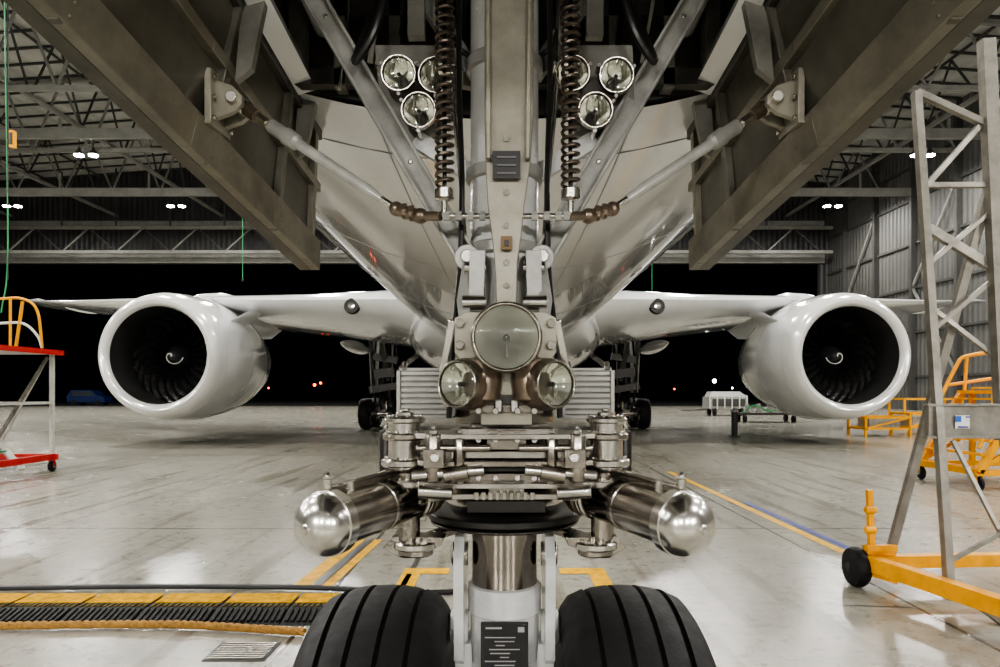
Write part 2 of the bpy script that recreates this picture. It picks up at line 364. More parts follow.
WS=[(2.0,17.0,CZ+2.35,14,.17),(3.2,17.9,CZ+2.5,13,.155),(6,20.1,CZ+2.78,10.8,.14),(10.5,23.4,CZ+3.25,8.6,.125),(20,30.8,CZ+4.2,5.4,.10),(26,36.2,CZ+4.95,3.6,.08),(28.4,39.2,CZ+5.4,2.6,.07),(29.4,41.2,CZ+5.7,1.8,.07),(30,42.8,CZ+6.0,1.0,.07)]
for s,nm in((-1,'wing_port'),(1,'wing_starboard')):
    m=MB(); m.loft([foil(s*X,le,z,c,t,.03) for X,le,z,c,t in WS],WHITE)
    for X,d0,zz,ln,rr in ((6.3,25.5,CZ+1.9,6.,.28),(13.5,28.3,CZ+3.05,4.5,.22),(18,31,CZ+3.75,3.6,.16),(22.5,34,CZ+4.35,3.,.12)):
        m.lathe((s*X,d0,zz),(0,1,.0),[(ln*q/10,max(.001,rr*math.sin(math.pi*q/10)**.7)) for q in range(11)],WHITE,14,False)
    for X,d0,zz in ((4.3,18.72,CZ+2.42),):
        m.lathe((s*X,d0-.02,zz),(0,1,0),[(0,.0),(.01,.20),(.12,.24)],DARK,16,False); m.lathe((s*X,d0-.05,zz),(0,1,0),[(0,.0),(.01,.09),(.05,.11)],LREF,12,False)
    m.obj(nm,A,ang=50)
m=MB()
for s in(-1,1):
    m.loft([foil(s*X,le,z,c,.1) for X,le,z,c in ((.4,55,CZ+4.6,5.5),(9.3,61.5,CZ+5.6,2.2))],WHITE)
ff=[]
for z,le,ch in ((CZ+6,50,9),(CZ+15,58.5,3.6)):
    f=foil(0,le,0,ch,.1); ff.append([Vector((p.z,p.y,z)) for p in f])
m.loft(ff,WHITE); m.obj('tail_surfaces',A,ang=50)
m=MB(); zt=CZ+2.25
for s in(-1,1):
    ds=[d for d in stn if B0<=d<=B1]
    lo=[Vector((s*BX,d,skinz(d,BX))) for d in ds]
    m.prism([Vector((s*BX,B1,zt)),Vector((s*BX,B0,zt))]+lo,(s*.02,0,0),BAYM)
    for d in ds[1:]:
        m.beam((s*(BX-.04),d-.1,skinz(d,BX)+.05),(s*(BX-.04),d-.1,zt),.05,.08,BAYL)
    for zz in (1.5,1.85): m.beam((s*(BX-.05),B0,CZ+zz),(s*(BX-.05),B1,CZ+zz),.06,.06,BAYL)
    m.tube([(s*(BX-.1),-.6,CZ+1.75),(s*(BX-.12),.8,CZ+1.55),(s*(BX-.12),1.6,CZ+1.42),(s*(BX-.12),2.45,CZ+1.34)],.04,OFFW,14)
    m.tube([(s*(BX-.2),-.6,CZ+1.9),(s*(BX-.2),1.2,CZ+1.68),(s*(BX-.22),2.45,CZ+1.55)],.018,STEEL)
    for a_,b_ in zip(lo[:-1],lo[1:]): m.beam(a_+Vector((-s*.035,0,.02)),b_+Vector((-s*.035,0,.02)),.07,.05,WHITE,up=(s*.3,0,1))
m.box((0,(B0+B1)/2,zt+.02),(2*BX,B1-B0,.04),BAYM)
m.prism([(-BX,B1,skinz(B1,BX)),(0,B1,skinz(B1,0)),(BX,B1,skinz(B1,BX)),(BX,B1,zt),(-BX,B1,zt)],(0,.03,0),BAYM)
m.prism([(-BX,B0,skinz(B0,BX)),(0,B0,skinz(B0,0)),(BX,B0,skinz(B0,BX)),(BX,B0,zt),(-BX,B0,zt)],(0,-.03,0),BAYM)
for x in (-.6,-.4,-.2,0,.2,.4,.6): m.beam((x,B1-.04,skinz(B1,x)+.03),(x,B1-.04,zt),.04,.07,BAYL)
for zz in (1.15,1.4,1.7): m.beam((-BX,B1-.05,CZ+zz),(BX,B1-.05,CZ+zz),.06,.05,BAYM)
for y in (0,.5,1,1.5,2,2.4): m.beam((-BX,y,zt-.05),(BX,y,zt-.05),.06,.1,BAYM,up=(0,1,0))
for k in range(12):
    x=-.6+k*.11; m.tube([(x,2.43,CZ+1.1+.1*(k%3)),(x+.04,2.40,CZ+1.5),(x-.03,2.38,CZ+1.8),(x,2.0,CZ+2.1)],.007+.004*(k%2),random.choice([HOSE,STEEL,OFFW,DARK]),6)
m.obj('nose_wheel_bay',A)
for s in(-1,1):
    D=empty('nose_gear_door',(s*.85,1.6,CZ+.9)); m=MB()
    st=[(.0,1.02,1.12),(.5,1.02,1.02),(.95,1.01,.93),(1.38,.995,.815),(1.9,.93,.70),(2.4,.865,.60),(2.82,.815,.515)]
    ou=[];rg=[]
    for d,X,z in st:
        hp=Vector((s*(BX+.02),d,skinz(d,BX)+.02)); lp=Vector((s*X,d,CZ+z)); nrm=Vector((s*.05,0,.0))
        rg.append([hp,lp,lp+nrm,hp+nrm]); ou.append((hp,lp))
    m.loft(rg,DOORM,smooth=False)
    for (h0,l0),(h1,l1) in zip(ou[:-1],ou[1:]):
        for u0,u1,th,mt in ((.80,1.0,.035,DOORE),(.0,.10,.03,BAYM),(.40,.46,.03,DOORE)):
            a_=h0.lerp(l0,u0);b_=h0.lerp(l0,u1);c_=h1.lerp(l1,u1);d_=h1.lerp(l1,u0)
            m.prism([a_,b_,c_,d_],(-s*th,0,0),mt)
    for d in (.4,.9,1.45,2.0,2.45,2.76):
        hp=Vector((s*(BX+.02),d,skinz(d,BX)+.02))
        for q in range(len(st)-1):
            if st[q][0]<=d<=st[q+1][0]:
                u=(d-st[q][0])/(st[q+1][0]-st[q][0]); lp=ou[q][1].lerp(ou[q+1][1],u)
        m.prism([hp+Vector((0,-.02,0)),lp+Vector((0,-.02,0)),lp+Vector((0,.02,0)),hp+Vector((0,.02,0))],(-s*.028,0,0),DOORE if d>2.7 else DOORM)
        for u in (.84,.9,.96):
            q_=hp.lerp(lp,u); m.cyl(q_+Vector((-s*.03,.0,0)),q_+Vector((-s*.038,.0,0)),.005,DOORE,seg=6)
    m.obj('door_panel',D,bevel=.003)
    m=MB()
    for d in (2.0,2.55):
        hz=skinz(d,BX); X0=s*(BX+.0)
        m.prism([(X0,d,hz+.12),(X0-s*.05,d,hz+.12),(X0-s*.06,d,hz+.0),(X0-s*.02,d,hz-.20),(X0+s*.03,d,hz-.24)],(0,.03,0),BAYL)
        m.cyl((X0-s*.03,d-.03,hz+.05),(X0-s*.03,d+.06,hz+.05),.02,STEEL)
    fp=Vector((s*.83,2.0,CZ+.86))
    for dy in(-.045,.025): m.prism([fp+Vector((s*.04,dy,-.065)),fp+Vector((s*.04,dy,.065)),fp+Vector((-s*.03,dy,.04)),fp+Vector((-s*.06,dy,.01)),fp+Vector((-s*.06,dy,-.015)),fp+Vector((-s*.03,dy,-.04))],(0,.02,0),BEIGE)
    m.box(fp+Vector((s*.03,0,0)),(.02,.14,.16),BEIGE)
    m.cyl(fp+Vector((-s*.035,-.065,0)),fp+Vector((-s*.035,.065,0)),.016,STEEL)
    for dy in (-.058,.058):
        for dz in (-.06,0,.06): m.cyl(fp+Vector((s*.02,dy,dz)),fp+Vector((s*.01,dy,dz)),.008,STEEL,seg=6)
    m.obj('hinge_fittings',D,bevel=.002)
def engine(s):
    YE=19.8
    E=empty('jet_engine',(s*10.5,YE,CZ+1.14)); c=Vector((s*10.38,YE,CZ+1.10)); ax=Vector((-s*.015,1,0))
    m=MB()
    m.lathe(c,ax,[(.55,1.93),(1.2,2.0),(2.2,2.02),(3.4,1.93),(4.6,1.70),(5.5,1.45),(5.5,1.30),(4.8,1.3)],TAN,72,False)
    lip=[(.55,1.93),(.3,1.87),(.14,1.80),(.05,1.73),(.0,1.65),(.02,1.57),(.08,1.515),(.18,1.475)]
    m.lathe(c,ax,lip,LIP,72,False)
    m.lathe(c,ax,[(.18,1.475),(.22,1.468),(.3,1.46),(1.2,1.455),(1.9,1.5),(1.9,1.2)],LINER,72,False)
    m.lathe(c,ax,[(2.05,1.5),(2.05,0.01)],DARK,48,False)
    for t in (.56,2.3,4.0):
        r=1.93 if t<1 else (2.018 if t<3 else 1.832)
        m.lathe(c,ax,[(t-.008,r-.01),(t-.006,r+.003),(t+.006,r+.003),(t+.008,r-.01)],SEAM,72,False)
    m.obj('nacelle',E,ang=45)
    m=MB(); m.lathe(c,ax,[(4.6,1.1),(5.8,.95),(6.6,.7),(6.6,.5)],TITAN,40,False); m.lathe(c,ax,[(6.0,.48),(6.8,.4),(7.6,.03)],TITAN,30,False); m.obj('exhaust',E)
    m=MB(); nb=22; x,y,z=m.frame(ax)
    for k in range(nb):
        R=[]
        for q in range(9):
            u=q/8; r=.36+(1.44-.36)*u; a=2*math.pi*k/nb+s*(.34*u*u-.16*math.sin(u*3.1)); ch=.26+.20*math.sin(u*2.4); st=.35+.75*u
            e=x*math.cos(a)+y*math.sin(a); tn=-x*math.sin(a)+y*math.cos(a)
            cc=c+z*1.45+e*r; dr=(z*math.cos(st)+tn*math.sin(st)*s)
            nn=(z*math.sin(st)-tn*math.cos(st)*s)*.012
            R.append([cc-dr*ch*.5,cc+nn,cc+dr*ch*.5,cc-nn])
        m.loft(R,FAN)
    sp=[(.86,.01),(.90,.09),(1.02,.20),(1.22,.32),(1.42,.39),(1.62,.42),(1.7,.42)]
    m.lathe(c,ax,sp,mat('spinner_paint',(.025,.025,.028),.3,.2),32,False)
    P=[]
    for q in range(24):
        r=.03+.0105*q; a=q*.27
        for (t0,r0),(t1,r1) in zip(sp[:-1],sp[1:]):
            if r0<=r<=r1 and r1>r0: t=t0+(t1-t0)*(r-r0)/(r1-r0); break
        P.append(c+z*(t-.012)+(x*math.cos(a)*s+y*math.sin(a))*r)
    m.tube(P,.019,OFFW,6,1)
    m.obj('fan',E)
    m=MB(); R=[]
    for Y,w,zb,zt_ in ((21.9,.06,1.75,1.98),(22.8,.2,1.6,2.25),(24.2,.26,1.4,2.5),(26.5,.27,1.0,2.6),(29,.2,1.2,2.4),(31,.05,1.8,2.1)):
        zz=CZ+1.10; X=s*10.35
        R.append([Vector((X-w,Y,zz+zb)),Vector((X+w,Y,zz+zb)),Vector((X+w,Y,zz+zt_-.1)),Vector((X+w*.5,Y,zz+zt_)),Vector((X-w*.5,Y,zz+zt_)),Vector((X-w,Y,zz+zt_-.1))])
    m.loft(R,WHITE)
    m.prism([c+Vector((-s*1.6,1.4,1.1)),c+Vector((-s*1.6,2.9,1.05)),c+Vector((-s*2.15,2.9,1.6)),c+Vector((-s*2.0,2.0,1.5))],(0,0,.04),TAN)
    m.obj('pylon',E,ang=50)
engine(-1); engine(1)
def wheel(m,c,R,W,rim=.5,seg=56,groove=True):
    h=W/2; k=R/.525
    def crown(u): return R*(1-.10*abs(u)**2.4)
    pr=[(-h*.55,R*rim),(-h*.80,R*.60),(-h*.97,R*.70),(-h,R*.77),(-h*.97,R*.84),(-h*.90,R*.892)]
    if groove:
        us=[-.8,-.7]
        for gx in (-.56,-.19,.19,.56):
            w=.006*k/h
            pr+=[(h*u,crown(u)) for u in us if u<gx]; us=[]
            pr+=[((gx-w*1.2)*h,crown(gx)),((gx-w*.6)*h,crown(gx)-.011*k),((gx+w*.6)*h,crown(gx)-.011*k),((gx+w*1.2)*h,crown(gx))]
            us=[gx+.12,gx+.25]
        pr+=[(h*.7,crown(.7)),(h*.8,crown(.8))]
    else: pr+=[(h*u,crown(u)) for u in (-.8,-.5,0,.5,.8)]
    pr+=[(h*.90,R*.892),(h*.97,R*.84),(h,R*.77),(h*.97,R*.70),(h*.80,R*.60),(h*.55,R*rim)]
    m.lathe(c,(1,0,0),pr,BLACK,seg,False)
    for s in (-1,1):
        m.lathe(c,(s,0,0),[(h*.55,R*rim*1.01),(h*.62,R*rim*.97),(h*.5,R*rim*.9),(h*.3,R*rim*.8),(h*.32,R*.2),(h*.55,R*.17),(h*.6,R*.12),(h*.6,.001)],LGREY,seg,False)
for s in (-1,1):
    G=empty('main_landing_gear',(s*5.3,30,0)); m=MB()
    for dy in(-1.0,1.0):
        for dx in(-.72,.72): wheel(m,(s*5.3+dx,30+dy,.68),.68,.5,seg=32,groove=False)
        m.cyl((s*5.3-.8,30+dy,.68),(s*5.3+.8,30+dy,.68),.12,TITAN)
        for dx in(-.35,.35): m.cyl((s*5.3+dx-.1,30+dy,.68),(s*5.3+dx+.1,30+dy,.68),.3,DARK)
    m.beam((s*5.3,28.9,.7),(s*5.3,31.1,.7),.28,.3,BAYL)
    m.obj('wheel_bogie',G)
    m=MB(); m.cyl((s*5.3,30,.7),(s*5.3,30,1.9),.16,TITAN); m.cyl((s*5.3,30,1.8),(s*5.2,30,4.6),.24,BAYL)
    m.beam((s*5.3,30,2.2),(s*3.0,30,4.0),.2,.2,BAYL); m.beam((s*5.3,30,2.4),(s*5.2,27.8,4.2),.18,.18,BAYL)
    m.prism([(s*5.75,29.0,1.6),(s*5.75,31.0,1.6),(s*5.85,31.2,4.3),(s*5.85,28.8,4.3)],(s*.06,0,0),BAYL)
    for q in range(5): m.tube([(s*5.3+.2*q-.4,29.75,4.2),(s*5.3+.25*q-.5,29.6,2.4),(s*5.3+.2*q-.4,29.4,1.1)],.05,HOSE,6)
    m.prism([(s*5.05,29.6,1.2),(s*5.05,28.9,1.5),(s*5.05,29.6,2.1)],(s*.3,0,0),DARK)
    m.beam((s*5.3-.6,29.2,1.7),(s*5.3+.6,29.2,1.9),.3,.3,DARK); m.beam((s*5.3-.6,29.3,3.2),(s*5.3+.6,29.3,3.0),.3,.3,DARK)
    m.beam((s*5.3-.45,29.4,2.4),(s*5.3+.45,29.4,2.5),.4,.3,DARK)
    m.obj('shock_strut',G)
# ================================================================= NOSE GEAR
G=empty('nose_landing_gear',(0,2.0,0)); AX=1.9
m=MB()
for s in(-1,1): wheel(m,(s*.352,AX,.525),.525,.39,seg=96)
m.obj('nose_wheels',G,ang=32)
m=MB(); m.cyl((-.42,AX,.525),(.42,AX,.525),.055,STEEL); m.cyl((-.14,AX,.525),(.14,AX,.525),.085,LGREY)
SY=1.96
m.cyl((0,SY,.50),(0,SY,1.03),.100,LGREY,seg=40)
m.lathe((0,SY,1.03),(0,0,1),[(-.05,.103),(-.045,.107),(.012,.107),(.03,.107),(.035,.09)],LGREY,40)
m.lathe((0,SY,.80),(0,0,1),[(0,.103),(.01,.112),(.04,.112),(.05,.103)],LGREY,40)
m.cyl((0,SY,1.03),(0,SY,1.24),.095,PIST,seg=48)
for s in(-1,1):
    X=s*.114
    m.prism([Vector((X,SY-.10,.87)),Vector((X,SY-.115,1.14)),Vector((X,SY-.07,1.21)),Vector((X,SY,1.235)),Vector((X,SY+.07,1.21)),Vector((X,SY+.11,1.14)),Vector((X,SY+.10,.87)),Vector((X,SY+.02,.82)),Vector((X,SY-.02,.82))],(s*.028,0,0),LGREY)
    m.lathe((s*.105,SY,.93),(s,0,0),[(0,.05),(.05,.05),(.055,.04)],LGREY,20)
    m.lathe((s*.105,SY-.02,1.15),(s,0,0),[(0,.035),(.045,.035),(.05,.025)],STEEL,20)
    m.beam((s*.10,SY,.6),(s*.12,SY,.9),.05,.12,LGREY)
m.obj('lower_strut',G,bevel=.002)
m=MB(); py=SY-.108
m.box((0,py,.905),(.132,.010,.15),PLAC); 
for r in range(9): m.box((-.012+.012*(r%2),py-.006,.940-r*.011),(.085-.03*(r%3),.002,.0025),TEXTW)
m.box((.046,py-.006,.962),(.018,.002,.014),TEXTW); m.box((-.03,py-.006,.966),(.045,.002,.005),TEXTW)
m.obj('tyre_pressure_placard',G)
m=MB()
m.cyl((0,SY,1.30),(0,SY,3.5),.100,LGREY,seg=40)
for z in (CZ+.41,CZ+.63,CZ+.95,1.72,1.50): m.lathe((0,SY,z-.02),(0,0,1),[(0,.1),(.004,.113),(.036,.113),(.04,.1)],GREYP,40)
d=1.76
pl=[(-20,-140),(30,-140),(29,120),(26,165),(20,205),(17,235),(13,262),(12,306),(-8,306),(-10,262),(-13,235),(-17,205),(-19,165),(-20,120)]
m.prism([V(o,y,d) for o,y in pl],(0,.05,0),BEIGE)
m.beam(V(-17,-140,d-.01),V(-16,160,d-.01),.012,.03,BEIGE); m.beam(V(27,-140,d-.01),V(23,160,d-.01),.012,.03,BEIGE)
m.obj('upper_strut',G,bevel=.003)
m=MB()
m.box(V(2,165,1.745),(.072,.008,.072),PLAC); m.box(V(2,243,1.745),(.03,.008,.035),mat('orange_label',(.16,.09,.03),.5)); m.box(V(2,243,1.740),(.012,.004,.016),PLAC)
for r in range(3): m.box(V(2,157+r*8,1.739),(.05,.002,.005),mat('placard_grey',(.10,.10,.10),.5))
for q in ((2,138),(2,192),(2,225),(2,262),(2,285)): m.cyl(V(q[0],q[1],1.765),V(q[0],q[1],1.75),.008,STEEL,seg=6)
m.obj('brace_labels',G)
m=MB()
for s in(-1,1):
    p1=V(s*245,-95,2.15); p2=V(s*36,262,1.92)
    m.beam(p1,p2,.062,.05,GREYP)
    ax=(p2-p1).normalized(); sd=Vector((0,1,0)).cross(ax).normalized()
    for k in(-1,1): m.beam(p1+sd*k*.030+Vector((0,-.03,0)),p2+sd*k*.026+Vector((0,-.03,0)),.010,.045,GREYP)
    for u in (.35,.75): m.cyl(p1.lerp(p2,u)+Vector((0,-.02,0)),p1.lerp(p2,u)+Vector((0,-.03,0)),.008,STEEL,seg=8)
    m.lathe(p2+Vector((0,-.07,0)),(0,1,0),[(0,.036),(.14,.036)],GREYP,20); m.cyl(p2+Vector((0,-.09,0)),p2+Vector((0,.1,0)),.018,STEEL)
    q1=V(s*120,-60,2.2); q2=V(s*30,75,2.05); m.beam(q1,q2,.05,.04,GREYP)
m.obj('a_frame_braces',G,bevel=.003)
m=MB()
for s,o in((-1,-60),(1,66)):
    c0=V(o,-60,1.80); c1=V(o,188,1.80); H=c0.z-c1.z; turns=29; P=[]
    for i in range(turns*12+1):
        a=i*2*math.pi/12; P.append(Vector((c0.x+.0225*math.cos(a),1.80+.0225*math.sin(a),c1.z+H*i/(turns*12))))
    m.tube(P,.0052,SPRING,6,1)
    m.cyl((c0.x,1.8,c1.z-.02),(c0.x,1.8,c0.z+.2),.006,DARK,seg=10)
    m.lathe((c0.x,1.8,c1.z-.035),(0,0,1),[(0,.012),(.006,.026),(.03,.026),(.036,.012)],STEEL,16)
    m.cyl((c0.x,1.8,c1.z-.035),V(o,216,1.8),.009,CHROME,seg=12)
m.obj('coil_springs',G)
m=MB()
m.cyl(V(-62,216,1.80),V(66,216,1.80),.008,STEEL,seg=12)
for o in (-58,-46,-34,-22,30,42,54,62): m.cyl(V(o-3,216,1.80),V(o+3,216,1.80),.013,GREYP if o%4 else STEEL,seg=6)
for s in(-1,1):
    a_=V(s*64,216,1.80); j1=V(s*84,216,1.83); j2=V(s*108,209,1.87); k=Vector((s*.785,2.0,CZ+.855))
    m.cyl(a_,j1,.013,BROWN); m.ball(j1,.022,BROWN); m.cyl(j1,j2,.017,BROWN); m.ball(j2,.021,BROWN)
    for jj in (j1.lerp(j2,.35),j1.lerp(j2,.65)): m.cyl(jj+Vector((-.006,0,0)),jj+Vector((.006,0,0)),.022,BROWN,seg=10)
    A1=j2.lerp(k,.09);A2=j2.lerp(k,.18);A3=j2.lerp(k,.62);A4=j2.lerp(k,.72);A5=j2.lerp(k,.9)
    m.cyl(j2,A1,.01,STEEL); m.cyl(A1,A2,.011,GREYP,.016); m.cyl(A2,A3,.016,GREYP); m.lathe(A3,k-A3,[(0,.016),(.01,.024),(.05,.026),(.06,.021),(.11,.021),(.115,.01)],GREYP,20)
    m.cyl(A4,k,.010,CHROME); m.cyl(A5,k,.020,BROWN); m.cyl(A5.lerp(A4,.4),A5,.016,STEEL,seg=6)
    m.ball(k,.026,STEEL)
m.obj('door_linkage_rods',G)
def lamp(m,c,dr,r,body,deep=.9,ref=None):
    c=Vector(c); dr=Vector(dr).normalized()
    m.lathe(c,-dr,[(-.002,r*.95),(-.006,r*.98),(-.006,r*1.03),(.0,r*1.08),(r*.22,r*1.10),(r*.25,r*1.02)],TITAN,36,False)
    m.lathe(c,-dr,[(r*.2,r*1.02),(r*.5,r*.95),(r*deep,r*.6),(r*(deep+.25),r*.25),(r*(deep+.25),.001)],body,30,False)
    pr=[(r*.62*(1-(q/10)**2),max(.001,r*.95*q/10)) for q in range(10,-1,-1)]
    m.lathe(c,-dr,pr,ref or LREF,36,False)
    m.lathe(c,-dr,[(r*.12,.001),(r*.16,r*.11),(r*.56,r*.13)],DARK,14,False)
    m.cyl(c-dr*r*.14+Vector((0,0,-r*.62)),c-dr*r*.2+Vector((0,0,-r*.1)),r*.05,BROWN,seg=6)
def lens(m,c,dr,r,gm,bulge=.12):
    c=Vector(c);dr=Vector(dr).normalized(); b=bulge
    m.lathe(c,-dr,[(-r*b,.001),(-r*b*.85,r*.4),(-r*b*.5,r*.7),(.0,r*.95),(.004,r*.95),(-r*b*.5+.004,r*.7),(-r*b*.85+.004,r*.4),(-r*b+.004,.001)],gm,36,False)
m=MB(); g_=MB()
for s,L3 in((-1,((-106,73),(-69,75),(-86,110))),(1,((68,73),(112,75),(91,110)))):
    for o,y in L3:
        c=V(o,y,1.92); dr=Vector((0,-1,-.12)); lamp(m,c,dr,.048,GREYP); lens(g_,c,dr,.048,GLASS2)
        for a in (0.5,2.6,4.7): m.cyl(c+Vector((.058*math.cos(a),.0,.058*math.sin(a))),c+Vector((.058*math.cos(a),.05,.058*math.sin(a))),.006,STEEL,seg=6)
    ce=-88 if s<0 else 90
    m.prism([V(ce-42,45,1.99),V(ce+38,45,1.99),V(ce+40,100,1.99),V(ce+22,142,1.99),V(ce-14,142,1.99),V(ce-36,104,1.99)],(0,.012,0),BAYL)
    m.beam(V(ce-40,60,2.0),V(0,90,2.02),.04,.03,BAYL)
    m.beam(V(ce,140,2.0),V(s*30,176,1.97),.05,.03,LGREY); m.beam(V(ce,38,2.0),V(ce,-80,2.05),.05,.03,BAYL)
m.obj('landing_lamps',G); 
m2=MB(); c=V(2,337,1.60); lamp(m2,c,(0,-1,0),.080,LGREY,.8,LREFS); lens(g_,c,(0,-1,0),.080,GLASS,.14)
for s,o in((-1,-47),(1,51)):
    c=V(o,384,1.66); dr=Vector((s*.65,-1,0)); lamp(m2,c,dr,.057,BROWN,.8); lens(g_,c,dr,.057,GLASS2,.2)
    m2.lathe(c,-dr,[(.006,.062),(.02,.066),(.06,.068),(.11,.055),(.13,.03),(.13,.001)],BROWN,30,False)
    m2.lathe(V(s*24+2,380,1.70),(0,0,1),[(-.06,.02),(-.05,.045),(0,.052),(.05,.04),(.06,.02)],BROWN,20)
m2.prism([V(o,y,1.70) for o,y in ((-50,318),(-38,312),(40,312),(52,318),(52,352),(38,372),(30,395),(-28,395),(-36,372),(-50,352))],(0,.03,0),BEIGE)
for s in(-1,1):
    for y in (323,345): m2.cyl(V(s*46+1,y,1.705),V(s*46+1,y,1.685),.012,STEEL,seg=8)
    m2.prism([V(s*20+1,250,1.80),V(s*36+1,250,1.80),V(s*37+1,312,1.80),V(s*22+1,312,1.80)],(0,.09,0),GREYP)
    m2.cyl(V(s*40,268,1.82),V(s*18,268,1.82),.018,STEEL); m2.cyl(V(s*42,303,1.79),V(s*18,303,1.79),.022,STEEL)
    m2.prism([V(s*42,262,1.84),V(s*48,300,1.80),V(s*44,330,1.75),V(s*34,330,1.75),V(s*36,262,1.84)],(0,.025,0),GREYP)
    m2.beam(V(s*28+1,388,1.7),V(s*60,404,1.72),.02,.03,BEIGE)
    m2.beam(V(s*52,320,1.71),V(s*62,372,1.75),.018,.02,STEEL)
m2.obj('taxi_lamps',G,bevel=.0015)
g_.obj('lamp_lenses',G)
m=MB()
for s,o0,o1 in((-1,-104,-52),(1,60,106)):
    c=V((o0+o1)/2,393,1.86); w=(o1-o0)*1.86/F
    m.box(c+Vector((0,.05,0)),(w,.10,.125),BAYL)
    for k in range(8): m.box(c+Vector((0,-.003,-.054+k*.0155)),(w*.98,.008,.010),GREYP)
    m.box(c+Vector((0,.05,.066)),(w*1.04,.11,.008),GREYP); m.box(c+Vector((0,.05,-.066)),(w*1.04,.11,.008),GREYP)
    for q in(-1,1): m.box(c+Vector((q*(w/2+.004),.03,0)),(.010,.09,.125),GREYP)
    for q in (-1,1): m.cyl(c+Vector((q*w*.42,-.01,.066)),c+Vector((q*w*.42,.0,.085)),.008,STEEL,seg=8)
    m.beam(c+Vector((-s*w*.3,.06,0)),Vector((0,SY,c.z)),.04,.04,GREYP)
m.obj('control_boxes',G,bevel=.001)
m=MB()
def ring(z,r,h,mt,cx=0,cy=SY,seg=40): m.lathe((cx,cy,z-h/2),(0,0,1),[(0,r*.97),(.003,r),(h-.003,r),(h,r*.97)],mt,seg)
ring(1.555,.145,.05,TITAN); ring(1.50,.16,.025,STEEL); ring(1.455,.13,.05,DARK); ring(1.40,.165,.03,TITAN); ring(1.36,.14,.05,DARK)
ring(1.315,.17,.03,STEEL); ring(1.272,.222,.022,DARK,0,SY-.02); ring(1.252,.215,.012,mat('gunmetal_disc',(.07,.068,.065),.25,.9),0,SY-.02); ring(1.235,.13,.02,TITAN)
for y,w,h,dd,mt in ((409,.19,.022,1.72,TITAN),(419,.13,.03,1.70,BEIGE),(432,.245,.016,1.69,STEEL),(440,.10,.05,1.68,TITAN),(455,.28,.018,1.68,STEEL),(466,.16,.03,1.69,DARK),(478,.26,.022,1.68,TITAN),(490,.09,.05,1.68,STEEL),(497,.30,.014,1.69,STEEL),(507,.20,.03,1.70,DARK)):
    m.box(V(2,y,dd)+Vector((0,.05,0)),(w,.10,h),mt)
for y,hw_,mt in ((437,118,STEEL),(463,116,TITAN),(484,100,STEEL)):
    z=CZ-(y-HY)*1.74/F; W_=hw_*1.74/F
    m.prism([(-W_,1.70,z),(-W_,1.80,z),(-.10,1.86,z),(.10,1.86,z),(W_,1.80,z),(W_,1.70,z),(.13,1.65,z),(-.13,1.65,z)],(0,0,.013),mt)
for y in (411,440,478): 
    for o in (-26,-9,13,30): m.cyl(V(o,y,1.685),V(o,y,1.665),.009,STEEL,seg=6)
for o in(-6,10): m.cyl(V(o,400,1.70),V(o,412,1.70),.012,STEEL,seg=10)
for k in range(9):
    o=-28+k*7; m.cyl(V(o,492,1.665),V(o,500,1.665),.007,STEEL,seg=8)
for s in(-1,1):
    for ox,oy,r,ya,yb,mt in ((101,1.72,.042,416,470,STEEL),(72,1.66,.022,434,482,TITAN),(46,1.66,.016,438,484,PIST),(97,1.74,.030,470,556,TITAN),(118,1.82,.022,430,520,DARK)):
        p=V(s*ox+1,ya,oy); q=V(s*ox+1,yb,oy); m.lathe(q,(0,0,1),[(0,r*.85),(.006,r),(p.z-q.z-.006,r),(p.z-q.z,r*.85)],mt,24)
        m.lathe(p,(0,0,1),[(0,r*.55),(.010,r*.55),(.012,r*.3),(.02,r*.3)],STEEL,8)
    for ox,oy,r,y,h,mt in ((101,1.72,.052,420,.016,STEEL),(101,1.72,.056,436,.018,TITAN),(101,1.72,.060,462,.020,STEEL),(97,1.74,.062,482,.02,STEEL),(97,1.74,.052,500,.018,TITAN),(90,1.74,.058,544,.02,STEEL),(88,1.74,.042,551,.02,TITAN)):
        p=V(s*ox+1,y,oy); m.lathe(p-Vector((0,0,h/2)),(0,0,1),[(0,r*.93),(.004,r),(h-.004,r),(h,r*.93)],mt,28)
        for k in range(10):
            a=k*.628; m.cyl(p+Vector((r*.8*math.cos(a),r*.8*math.sin(a),h/2)),p+Vector((r*.8*math.cos(a),r*.8*math.sin(a),h/2+.006)),.005,STEEL,seg=6)
    for y,w,th,mt in ((436,.05,.014,TITAN),(462,.06,.014,STEEL),(482,.055,.016,TITAN),(500,.05,.014,STEEL),(545,.045,.018,TITAN)):
        a_=V(s*100+1,y,1.73); b_=Vector((s*.05,1.86,a_.z+.0)); 
        if y==545: b_=Vector((s*.10,1.93,1.24))
        m.beam(a_,b_,w,th,mt,up=(0,0,1))
    m.cyl(V(s*92,476,1.66),V(s*20,470,1.645),.0135,STEEL); m.cyl(V(s*60,476,1.655),V(s*36,472,1.65),.021,TITAN)
    m.cyl(V(s*86,491,1.64),V(s*52,493,1.64),.018,STEEL)
    m.cyl(V(s*88,448,1.66),V(s*14,448,1.65),.009,TITAN)
    m.box(V(s*70,458,1.64),(.05,.05,.045),TITAN); m.box(V(s*124,486,1.76),(.03,.07,.05),GREYP)
    m.cyl(V(s*70,458,1.615),V(s*70,458,1.595),.012,STEEL,seg=6)
    m.prism([V(s*60,538,1.72),V(s*112,536,1.72),V(s*122,548,1.72),V(s*104,558,1.72),V(s*64,546,1.72)],(0,.06,0),TITAN)
m.obj('steering_collar',G,bevel=.0015)
m=MB()
